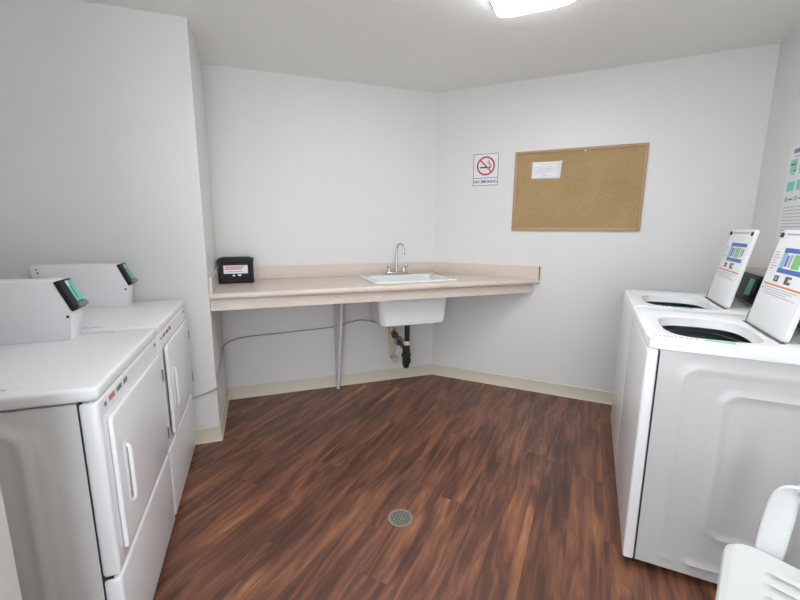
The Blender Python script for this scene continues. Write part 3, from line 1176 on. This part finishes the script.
nb = thing('cork_board', 'large cork notice board in a light wooden frame on the diagonal wall', 'notice board', onB(1.124, 1.345), RZB)
bw, bh, fw_ = 0.453, 0.605, 0.022
b = MB()
b.box(-bw + 0.01, bw - 0.01, -0.010, 0, 0.01, bh - 0.01, CORK)
b.build('cork_panel', nb)
b = MB()
for (poly) in ([(-bw, 0), (bw, 0), (bw - fw_, fw_), (-bw + fw_, fw_)], [(-bw, bh), (-bw + fw_, bh - fw_), (bw - fw_, bh - fw_), (bw, bh)],
               [(-bw, 0), (-bw + fw_, fw_), (-bw + fw_, bh - fw_), (-bw, bh)], [(bw, 0), (bw, bh), (bw - fw_, bh - fw_), (bw - fw_, fw_)]):
    b.prism(poly, -0.018, 0.0, FRAMEW, 'y', bev=0.003, seg=2)
b.build('frame', nb)

# paper on the board, curling at the right
b = MB()
rows = []
pw, ph = 0.222, 0.128
for j in range(9):
    v = j / 8
    row = []
    for i in range(19):
        u = i / 18
        cut = 0.0
        curl = max(0, (u - 0.72) / 0.28) ** 2 * 0.032 * (0.35 + 0.65 * v)
        x = -pw / 2 + pw * u - (1 - v) * 0.010 * max(0, (u - 0.6) / 0.4)
        row.append((x, -0.0115 - curl, ph * v + 0.004 * (1 - u)))
    rows.append(row)
b.quad_strip(rows, PAPER)
for k, (z, x0, x1) in enumerate(((0.108, -0.045, 0.045), (0.090, -0.09, 0.04), (0.078, -0.09, 0.05), (0.066, -0.09, 0.045), (0.054, -0.09, 0.048), (0.040, -0.09, 0.0), (0.026, -0.03, 0.04))):
    b.box(x0, x1, -0.0124, -0.0117, z, z + 0.003, INKL)
o_ = b.build('paper_notice', loc=onB(0.913, 1.735), rotz=RZB)
md = o_.modifiers.new('thickness', 'SOLIDIFY')
md.thickness = 0.0003
tag(o_, 'small white paper notice with a curled edge pinned to the cork board', 'paper')
for s, z, lab in ((1.175, 1.925, 'white pushpin in the top rail of the cork board'), (0.700, 1.365, 'brown pushpin in the lower left corner of the cork board')):
    b = MB()
    M = Matrix.Rotation(PI / 2, 4, 'X')
    b.tube([(0, -0.0102 if z > 1.5 else -0.0182, 0), (0, -0.024, 0)], [0.004, 0.006], PAPER if z > 1.5 else ORANGE, n=12)
    tag(b.build('pushpin', loc=onB(s, z), rotz=RZB), lab, 'pushpin')

# no smoking sign
sg = thing('no_smoking_sign', 'white NO SMOKING sign with red ring left of the cork board', 'sign', onB(0.437, 1.707), RZB)
b = MB()
sw, sh_ = 0.103, 0.250
b.box(-sw, sw, -0.002, 0, 0, sh_, PAPER)
bt = 0.0035
for (x0, x1, z0, z1) in ((-sw, sw, 0, bt), (-sw, sw, sh_ - bt, sh_), (-sw, -sw + bt, 0, sh_), (sw - bt, sw, 0, sh_), (-sw, sw, 0.058, 0.062)):
    b.box(x0, x1, -0.0027, -0.0019, z0, z1, NAVY)
b.build('plate', sg)
b = MB()
M = Matrix.Translation((0, -0.002, 0.155)) @ Matrix.Rotation(PI / 2, 4, 'X')
b.ring((0, 0, 0), 0.062, 0.075, 0.0012, RED, M=M)
b.box(-0.068, 0.068, -0.0055, 0.0055, 0, 0.0022, RED, M=M @ Matrix.Rotation(-PI / 4, 4, 'Z'))
b.build('red_ring', sg)
b = MB()
b.box(-0.048, 0.022, -0.0036, -0.002, 0.138, 0.148, SEAM)
b.box(0.026, 0.044, -0.0036, -0.002, 0.138, 0.148, SEAM)
for x in (0.030, 0.042):
    b.tube(smooth_path([(x, -0.003, 0.150), (x + 0.003, -0.003, 0.164), (x - 0.012, -0.003, 0.176), (x - 0.010, -0.003, 0.195)], 5), 0.002, SEAM, n=6)
b.build('cigarette', sg)
text_mesh('NO SMOKING', 0.0300, NAVY, Matrix.Translation((0, -0.0026, 0.030)) @ Matrix.Rotation(PI / 2, 4, 'X'), parent=sg, bold=0.0005)

# instruction poster on the right wall: local x runs along the wall toward the viewer, local -y into the room
ps = thing('instruction_poster', 'tall white poster with teal pictures on the wall above the washing machines', 'poster', W(LB - 0.0005, 0.43, 1.30), PI / 4 + PI)
# local +x -> world (-1,-1)/S2 = +t ; local +y -> world (1,-1)/S2 = into the wall
b = MB()
b.box(0, 0.62, -0.0015, 0, 0, 0.50, PAPER)
b.build('sheet', ps)
b = MB()
Q = lambda x0, x1, z0, z1, m: b.box(x0, x1, -0.0022, -0.0014, z0, z1, m)
Q(0.05, 0.55, 0.455, 0.478, PURPLE)
Q(0.07, 0.50, 0.435, 0.442, INKL)
rr = random.Random(11)
for c in range(5):
    x = 0.030 + c * 0.115
    Q(x, x + 0.085, 0.355, 0.425, TEAL2)
    for k in range(5):
        Q(x + rr.uniform(0, 0.05), x + rr.uniform(0.05, 0.085), 0.345 + k * 0.017, 0.353 + k * 0.017, INK if k % 2 else TEAL)
    Q(x, x + 0.088, 0.262, 0.312, TEAL)
    Q(x, x + 0.03, 0.208, 0.232, TEAL)
    Q(x + 0.045, x + 0.095, 0.214, 0.222, PINK if c % 2 else RED)
for k in range(10):
    Q(0.03, 0.55 - 0.07 * (k % 3), 0.175 - k * 0.017, 0.179 - k * 0.017, INKL)
b.build('print', ps)

# ------------------------------------------------------------------ floor drain
dn = thing('floor_drain', 'round grey metal drain grate in the middle of the wood floor', 'floor drain', (0.572, 1.592, 0.0))
b = MB()
b.ring((0, 0, 0.0005), 0.050, 0.060, 0.003, mat('drain_metal', srgb(148, 146, 134), 0.5, metal=0.3), n=40)
DM = MATS['drain_metal']
for k in range(-3, 4):
    c = k * 0.0145
    L_ = math.sqrt(0.0505 ** 2 - c * c)
    b.box(-L_, L_, c - 0.0032, c + 0.0032, 0.0006, 0.0030, DM)
    b.box(c - 0.0032, c + 0.0032, -L_, L_, 0.0006, 0.0030, DM)
b.tube([(0, 0, 0.0006), (0, 0, 0.0034)], 0.007, DM)
b.build('grate', dn)
b = MB()
b.tube([(0, 0, 0.0001), (0, 0, 0.0006)], 0.0505, SEAM, n=32)
b.build('sump', dn)

# ------------------------------------------------------------------ white plastic chair
# local: +y is the way the chair faces, x to its right hand; origin on the floor under the seat centre
CH_ANG = math.atan2(0.47, 0.88)      # turned so it faces (-0.47, 0.88)
chair = thing('plastic_armchair', 'white moulded plastic armchair with slotted seat beside the nearest washing machine', 'chair', (0, 0, 0), CH_ANG)
SW, SD, SZ = 0.235, 0.21, 0.44


def seat_pt(u, v):
    """u -1..1 across, v 0..1 from the front lip down-turn to the back"""
    prof = [(SD + 0.004, 0.375), (SD + 0.006, 0.405), (SD + 0.002, 0.428), (SD - 0.014, 0.439), (SD - 0.035, 0.440), (0.10, 0.434), (0.0, 0.425), (-0.10, 0.417), (-SD + 0.03, 0.412), (-SD, 0.416)]
    f = v * (len(prof) - 1)
    i = min(int(f), len(prof) - 2)
    w = f - i
    y = prof[i][0] * (1 - w) + prof[i + 1][0] * w
    z = prof[i][1] * (1 - w) + prof[i + 1][1] * w
    hw = SW - 0.035 * max(0, min(1, (SD - y) / (2 * SD)))
    # rounded front corners
    r = 0.040
    e = max(0, abs(u) * hw - (hw - r))
    y -= (r - math.sqrt(max(0, r * r - e * e))) if y > 0.05 else 0
    return (u * hw, y, z)


us = [-1, -0.985, -0.96, -0.93, -0.89, -0.84]
cols = []
slots = [-0.66 + 0.22 * k for k in range(7)]
for s_ in slots:
    us += [s_ - 0.11, s_ - 0.012, s_ + 0.012]
us += [0.78, 0.84, 0.89, 0.93, 0.96, 0.985, 1]
us = sorted(set(round(u, 4) for u in us))
vs = [i / 45 for i in range(46)]
b = MB()
t = bmesh.new()
grid = [[t.verts.new(seat_pt(u, v)) for u in us] for v in vs]
for j in range(len(vs) - 1):
    for i in range(len(us) - 1):
        um = (us[i] + us[i + 1]) / 2
        vm = (vs[j] + vs[j + 1]) / 2
        if any(abs(um - s_) < 0.010 for s_ in slots) and 0.54 < vm < 0.93:
            continue
        t.faces.new((grid[j][i], grid[j][i + 1], grid[j + 1][i + 1], grid[j + 1][i]))
# side skirts
for sgn, i in ((-1, 0), (1, len(us) - 1)):
    prev = None
    for j in range(len(vs)):
        p = grid[j][i].co
        q = t.verts.new((p.x + sgn * 0.004, p.y, min(p.z, 0.44) - (0.030 if j > 12 else 0.030 * j / 12)))
        if prev:
            t.faces.new((grid[j - 1][i], grid[j][i], q, prev))
        prev = q
bmesh.ops.recalc_face_normals(t, faces=t.faces)
b._merge(t, CHAIRM)
seat = b.build('seat', chair, sharp=60)
md = seat.modifiers.new('thickness', 'SOLIDIFY')
md.thickness = 0.005
md.offset = -1


def ribbon(path, widths, normals, th, m, mb, k=6):
    """flat curved bar: centre line, width along given side vectors, thickness th"""
    P = smooth_path(path, k)
    Wd = smooth_path([(w, 0, 0) for w in widths], k)
    Nn = smooth_path(normals, k)
    rows = []
    for i, p in enumerate(P):
        d = (P[min(i + 1, len(P) - 1)] - P[max(i - 1, 0)]).normalized()
        sv = Nn[i].normalized()
        sv = (sv - d * sv.dot(d)).normalized()
        n = d.cross(sv)
        w = Wd[i].x / 2
        loop = []
        for a in range(16):
            aa = 2 * PI * a / 16
            ca, sa = math.cos(aa), math.sin(aa)
            loop.append(p + sv * w * math.copysign(abs(ca) ** 0.5, ca) + n * (th / 2) * math.copysign(abs(sa) ** 0.7, sa))
        rows.append(loop)
    mb.quad_strip(rows, m, closed=True)
    # end caps
    for row in (rows[0], rows[-1]):
        vsx = [mb.bm.verts.new(q) for q in row]
        f = mb.bm.faces.new(vsx)
        f.smooth = True
        f.material_index = mb.mi(m)


for sgn in (-1, 1):
    # front leg rising into the arm, which runs back to the backrest
    b = MB()
    X = lambda v: sgn * v
    path = [(X(0.262), SD - 0.020, 0.002), (X(0.252), SD - 0.060, 0.22), (X(0.250), SD - 0.092, 0.42)]
    ribbon(path, [0.040, 0.052, 0.064], [(0, 1, 0)] * 3, 0.018, CHAIRM, b)
    b.build('leg', chair, recalc=True, sharp=60)
    b = MB()
    path = [(X(0.250), SD - 0.092, 0.40), (X(0.260), SD - 0.101, 0.54), (X(0.268), SD - 0.110, 0.615), (X(0.276), SD - 0.135, 0.646), (X(0.281), SD - 0.20, 0.650), (X(0.262), -0.12, 0.646), (X(0.225), -0.235, 0.632)]
    ribbon(path, [0.064, 0.066, 0.060, 0.050, 0.056, 0.050, 0.046], [(0, 1, 0), (0, 1, 0.1), (-sgn * 0.3, 0.8, 0.5), (-sgn, 0.3, 0.2), (-sgn, 0, 0), (-sgn, -0.1, 0), (-sgn, -0.3, 0)], 0.016, CHAIRM, b)
    b.build('armrest', chair, recalc=True, sharp=60)
    b = MB()
    path = [(X(0.235), -0.250, 0.002), (X(0.215), -0.215, 0.22), (X(0.200), -0.195, 0.42)]
    ribbon(path, [0.040, 0.050, 0.056], [(0, 1, 0)] * 3, 0.020, CHAIRM, b)
    b.build('leg', chair, recalc=True, sharp=60)
# side rails joining seat and legs
for sgn in (-1, 1):
    b = MB()
    b.box(min(sgn * 0.212, sgn * 0.262), max(sgn * 0.212, sgn * 0.262), 0.09, 0.148, 0.400, 0.424, CHAIRM, bev=0.005)
    b.build('side_rail', chair)
# curved slotted backrest
b = MB()
t = bmesh.new()
ub = [-1, -0.9, -0.78]
bs = [-0.6 + 0.2 * k for k in range(7)]
for s_ in bs:
    ub += [s_ - 0.06, s_ + 0.06]
ub += [0.78, 0.9, 1]
ub = sorted(set(round(u, 3) for u in ub))
g = []
for j in range(17):
    v = j / 16
    row = []
    for u in ub:
        hw = 0.200 + 0.020 * math.sin(PI * v)
        if v > 0.8:
            hw -= 0.05 * ((v - 0.8) / 0.2) ** 2
        y = -0.205 - 0.050 * v - 0.030 * (1 - u * u)
        z = 0.405 + 0.43 * v - 0.02 * u * u * v
        row.append(t.verts.new((u * hw, y, z)))
    g.append(row)
for j in range(16):
    for i in range(len(ub) - 1):
        um = (ub[i] + ub[i + 1]) / 2
        if any(abs(um - s_) < 0.055 for s_ in bs) and 2 <= j < 13:
            continue
        t.faces.new((g[j][i], g[j][i + 1], g[j + 1][i + 1], g[j + 1][i]))
bmesh.ops.recalc_face_normals(t, faces=t.faces)
b._merge(t, CHAIRM)
bk = b.build('backrest', chair, sharp=60)
md = bk.modifiers.new('thickness', 'SOLIDIFY')
md.thickness = 0.008
md.offset = 0
# put the front right seat corner where the photo shows it
R = Matrix.Rotation(CH_ANG, 3, 'Z')
corner = R @ Vector((SW, SD, 0))
chair.location = (1.301 - corner.x, 0.676 - corner.y, 0)
